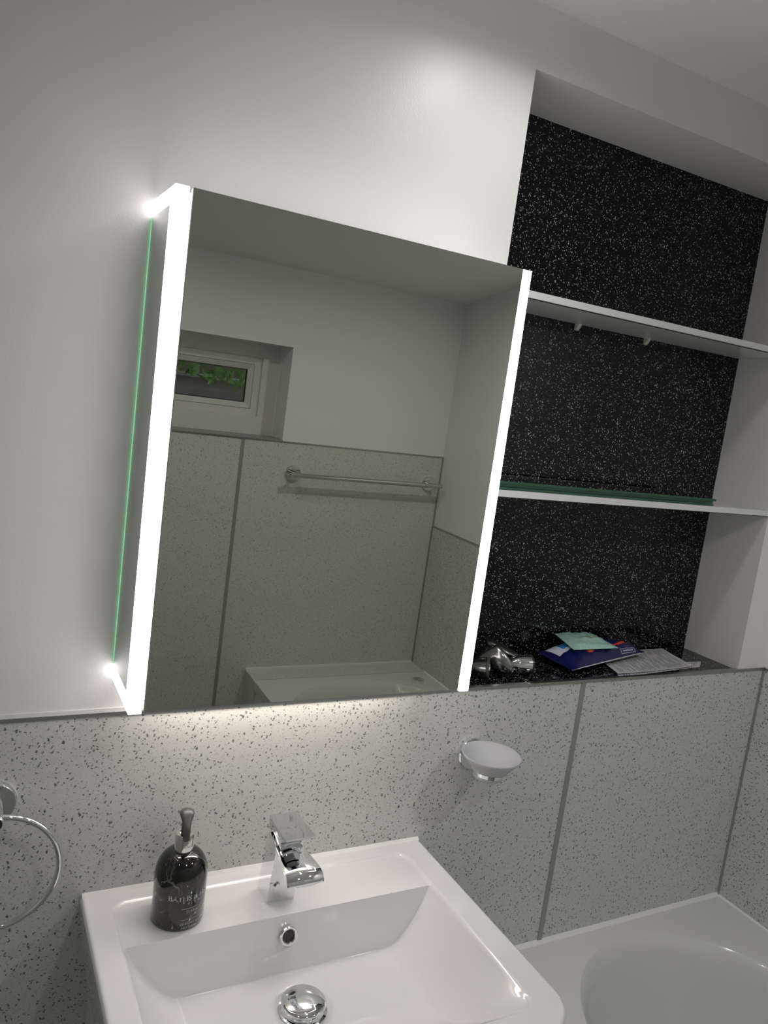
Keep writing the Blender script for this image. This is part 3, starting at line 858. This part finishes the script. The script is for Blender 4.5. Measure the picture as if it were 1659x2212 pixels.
cur = over(nt, cur, rect(nt, u, v, .66, .86, .045, .135), (.55, .58, .65)); cur = over(nt, cur, rect(nt, u, v, .665, .855, .053, .127), (.01, .015, .08))
cur = over(nt, cur, rect(nt, u, v, .69, .83, .078, .100), (.45, .55, .62))
cur = over(nt, cur, mathn(nt, 'LESS_THAN', v, .010), (.6, .62, .68))
nt.links.new(cur, b.inputs['Base Color']); b.inputs['Roughness'].default_value = .25
nq = [(.784, .028), (1.044, .088), (1.020, .138), (.768, .122)]
bm = B(); pillow(bm, nq, SL + .0012, .037, 70, 44, 4.5, 3.6, .0034, 3.1, lift=(-.003, .004, .004, .004))
o = obj('wipes_packet', bm, mt, ang=60)
o['label'] = 'navy blue wipes packet with orange swoosh lying on the black niche sill'; o['category'] = 'packet'
# mint packet on top
mt, nt, b = new_mat('mint_film')
u, v = uv_node(nt)
tcn = nt.nodes.new('ShaderNodeTexCoord')
wv = nt.nodes.new('ShaderNodeTexNoise'); wv.inputs['Scale'].default_value = 60; wv.inputs['Distortion'].default_value = 2.5
nt.links.new(tcn.outputs['Object'], wv.inputs['Vector'])
ln = band(nt, wv.outputs['Fac'], .49, .515)
cur = over(nt, (.40, .64, .56), ln, (.24, .50, .45))
nt.links.new(cur, b.inputs['Base Color']); b.inputs['Roughness'].default_value = .3
mq = [(.812, .062), (.930, .058), (.928, .138), (.826, .140)]
mint = thing('mint_packet', (.87, .1, SL + .033), 'pale mint green foil packet lying on top of the navy packet', 'packet')
bm = B(); pillow(bm, mq, SL + .0355, .0125, 44, 36, 5, 5, .0024, 9.4, lift=(.000, .001, .006, .008))
obj('film', bm, mt, mint, ang=60)
bm = B()
rg = random.Random(5)
for k in range(60):
    t = 2 * pi * k / 60
    r_ = 1 + .12 * cos(5 * t)
    for q in (0.0105, .006):
        cx_ = .886 + q * r_ * cos(t); cy_ = .098 + q * .8 * r_ * sin(t)
        lathe(bm, [(0, -.0003), (.0008, 0), (0, .0006)], (cx_, cy_, SL + .0355 + .0165), (rg.uniform(-.5, .5), rg.uniform(-.5, .5), 1), 5, False)
obj('foil_emblem', bm, simple('gold_foil_beads', (.75, .68, .45), rough=.15, metal=1), mint, smooth=False, label='small silvery gold emblem')

# leaflets
def paper_mat(name, seed):
    mt, nt, b = new_mat(name); u, v = uv_node(nt)
    cm = nt.nodes.new('ShaderNodeCombineXYZ')
    nt.links.new(mathn(nt, 'MULTIPLY', u, 46.), cm.inputs[0]); nt.links.new(mathn(nt, 'MULTIPLY', v, 4.), cm.inputs[1])
    cm.inputs[2].default_value = seed
    nz = nt.nodes.new('ShaderNodeTexNoise'); nz.inputs['Scale'].default_value = 1; nz.inputs['Detail'].default_value = 1
    nt.links.new(cm.outputs[0], nz.inputs['Vector'])
    fr = mathn(nt, 'FRACT', mathn(nt, 'MULTIPLY', u, 34.))
    line = mathn(nt, 'MULTIPLY', mathn(nt, 'LESS_THAN', fr, .5), mathn(nt, 'GREATER_THAN', nz.outputs['Fac'], .46))
    line = mathn(nt, 'MULTIPLY', line, rect(nt, u, v, .05, .95, .06, .94))
    cur = over(nt, (.58, .57, .59), line, (.24, .24, .26))
    cur = over(nt, cur, rect(nt, u, v, .10, .22, .55, .9), (.30, .30, .32))
    nt.links.new(cur, b.inputs['Base Color']); b.inputs['Roughness'].default_value = .55
    return mt
def sheet(name, q, z, mat, label, curl=(0, 0, 0, 0), group=None):
    bm = B(); uvl = bm.loops.layers.uv.new('UVMap'); nu, nv = 24, 12; g = {}
    for s in (0, 1):
        for i in range(nu + 1):
            for j in range(nv + 1):
                u, v = i / nu, j / nv
                x = (q[0][0] * (1 - u) + q[1][0] * u) * (1 - v) + (q[3][0] * (1 - u) + q[2][0] * u) * v
                y = (q[0][1] * (1 - u) + q[1][1] * u) * (1 - v) + (q[3][1] * (1 - u) + q[2][1] * u) * v
                c_ = curl[0] * max(0, 1 - 2 * u) ** 2 * (1 - v) + curl[1] * max(0, 2 * u - 1) ** 2 * (1 - v) + curl[2] * max(0, 2 * u - 1) ** 2 * v + curl[3] * max(0, 1 - 2 * u) ** 2 * v
                g[s, i, j] = bm.verts.new((x, y, z + c_ + .0005 + .0005 * noise.noise(Vector((x * 30, y * 30, z * 900))) - s * .0003))
    for i in range(nu):
        for j in range(nv):
            for s in (0, 1):
                ids = [(i, j), (i + 1, j), (i + 1, j + 1), (i, j + 1)]
                if s: ids = ids[::-1]
                f = bm.faces.new([g[(s,) + k] for k in ids])
                for l, k in zip(f.loops, ids): l[uvl].uv = (k[0] / nu, k[1] / nv)
    o = obj(name, bm, mat, ang=60, recalc=False)
    o['label'] = label; o['category'] = 'paper'
    if group: o['group'] = group
    return o
sheet('printed_leaflet', [(.888, .005), (1.150, .031), (1.188, .060), (.930, .070)], SL, paper_mat('under_leaflet_print', 5.), 'lower printed leaflet, its edges showing from under the other sheet on the niche sill', group='leaflets on the niche sill')
sheet('printed_leaflet', [(.893, .014), (1.128, .030), (1.155, .142), (.940, .143)], SL + .0016, paper_mat('leaflet_print', 1.), 'upper printed leaflet with grey text, right of the navy packet on the niche sill', curl=(.002, .001, .001, 0), group='leaflets on the niche sill')

# chrome fittings (loose tap handles) left on the sill
def tap_handle(loc, label):
    return thing('loose_tap_handle', loc, label, 'handle', 'loose chrome handles on the niche sill')
# A: domed, with dark oval pad, partly behind the light strip
t = tap_handle((.578, .05, SL), 'loose chrome handle with a dark oval pad, nearest the mirror cabinet on the black sill')
ax = Vector((.72, -.62, .10)).normalized()
bm = B(); lathe(bm, [(0, -.030), (.008, -.028), (.013, -.020), (.0165, -.008), (.0185, .004), (.0188, .008), (.0165, .0095)], (.5845, .0480, SL + .0195), ax, 36, False, sx=1.15, sy=1.0)
h = obj('shell', bm, CHROME_WORN, t)
bm = B(); lathe(bm, [(.0183, .0090), (.0185, .0115), (.0172, .0128), (0, .0130)], (.5845, .0480, SL + .0195), ax, 36, False, sx=1.15, sy=1.0)
obj('oval_pad', bm, simple('dark_grey_rubber', (.07, .07, .068), rough=.45), h)
bm = B(); lathe(bm, [(.0095, .008), (.0085, .015), (.0055, .019), (0, .0202)], (.5775, .0455, SL + .0200), ax, 28, False, sx=1.2)
obj('boss', bm, CHROME, h)
# B: lumpy lever with a screw
t = tap_handle((.632, .07, SL), 'loose chrome handle with a small round screw, before the wing-shaped one')
bm = B()
tube(bm, [(.596, .082, SL + .0215), (.604, .080, SL + .0230), (.613, .076, SL + .0235), (.625, .067, SL + .0225), (.636, .056, SL + .0200), (.645, .047, SL + .0170), (.650, .043, SL + .0158), (.6515, .0418, SL + .0156)],
     [.004, .0095, .0130, .0162, .0172, .0145, .0100, .0040], 28)
for vtx in bm.verts:
    vtx.co.z = SL + .0005 + (vtx.co.z - SL) * (1.0 + .45 * math.exp(-((vtx.co.x - .622) / .014) ** 2)) if vtx.co.z > SL + .02 else max(vtx.co.z, SL + .0003)
h = obj('shell', bm, CHROME_WORN, t, ang=70)
bm = B(); lathe(bm, [(0, 0), (.0040, 0), (.0044, .0018), (.0036, .0028), (0, .0026)], (.6432, .0372, SL + .0150), (.25, -.93, .12), 24, False)
obj('screw', bm, CHROME, h)
# C: wing-shaped lever behind
t = tap_handle((.672, .10, SL), 'wing-shaped loose chrome handle leaning at the back of the group on the sill')
bm = B(); rings = []
for (x, y, zt, w) in [(.634, .112, .0430, .0040), (.642, .107, .0455, .0120), (.654, .099, .0440, .0170), (.667, .092, .0390, .0175), (.679, .086, .0320, .0130), (.690, .082, .0260, .0040)]:
    rings.append([bm.verts.new((x + .1 * dx, y + dx, SL + zt + dz)) for dx, dz in [(w * cos(a), .006 * sin(a) - .25 * w * (1 - cos(a))) for a in [2 * pi * k / 20 for k in range(20)]]])
for a, c2 in zip(rings, rings[1:]):
    for k in range(20): bm.faces.new((a[k], a[(k + 1) % 20], c2[(k + 1) % 20], c2[k]))
bm.faces.new(rings[0]); bm.faces.new(rings[-1][::-1])
h = obj('wing', bm, CHROME_WORN, t, ang=60)
bm = B(); tube(bm, [(.662, .094, SL + .001), (.660, .094, SL + .020), (.658, .095, SL + .0385)], [.011, .0095, .007], 24)
obj('stem', bm, BLACKP, h)
# D: half-barrel with black rim
t = tap_handle((.69, .05, SL), 'barrel-shaped loose chrome handle with a black rim, rightmost of the chrome group')
ax = Vector((.96, -.25, .02)).normalized()
bm = B(); lathe(bm, [(0, -.001), (.006, 0), (.0085, .003), (.0105, .008), (.0150, .016), (.0172, .026), (.0180, .036), (.0180, .0465)], (.6480, .0600, SL + .0190), ax, 40, False)
h = obj('shell', bm, CHROME, t)
bm = B(); lathe(bm, [(.0180, .0464), (.0188, .0470), (.0188, .0495), (.0175, .0505), (0, .0505)], (.6480, .0600, SL + .0190), ax, 40, False)
obj('rim', bm, BLACKP, h)

# ================================================================== CEILING SPOTLIGHTS
for i, (x, y) in enumerate(SPOTS):
    z = ceil_z(y)
    lab = ['recessed ceiling spotlight above the basin', 'recessed ceiling spotlight in front of the small window',
           'unseen ceiling spotlight added over the bath to brighten the right side', 'recessed ceiling spotlight at the left of the room, out of the frame'][i]
    s = thing('ceiling_spotlight', (x, y, z), lab, 'light', 'recessed ceiling spotlights')
    bm = B(); lathe(bm, [(.030, .002), (.030, -.004), (.040, -.005), (.044, -.001), (.044, .002)], (x, y, z), (0, 0, 1), 40, False)
    obj('bezel', bm, CHROME, s)
    bm = B(); lathe(bm, [(.030, -.001), (0, -.001)], (x, y, z), (0, 0, 1), 32, False); obj('lens', bm, LENS, s)
    ld = bpy.data.lights.new('spotlight_lamp', 'AREA'); ld.shape = 'DISK'; ld.size = .055; ld.energy = SPOT_W[i]
    ld.color = (1.0, .98, .94); ld.spread = radians(160)
    lo = bpy.data.objects.new('lamp', ld); C.objects.link(lo); lo.location = (0, 0, -.012); lo.parent = s
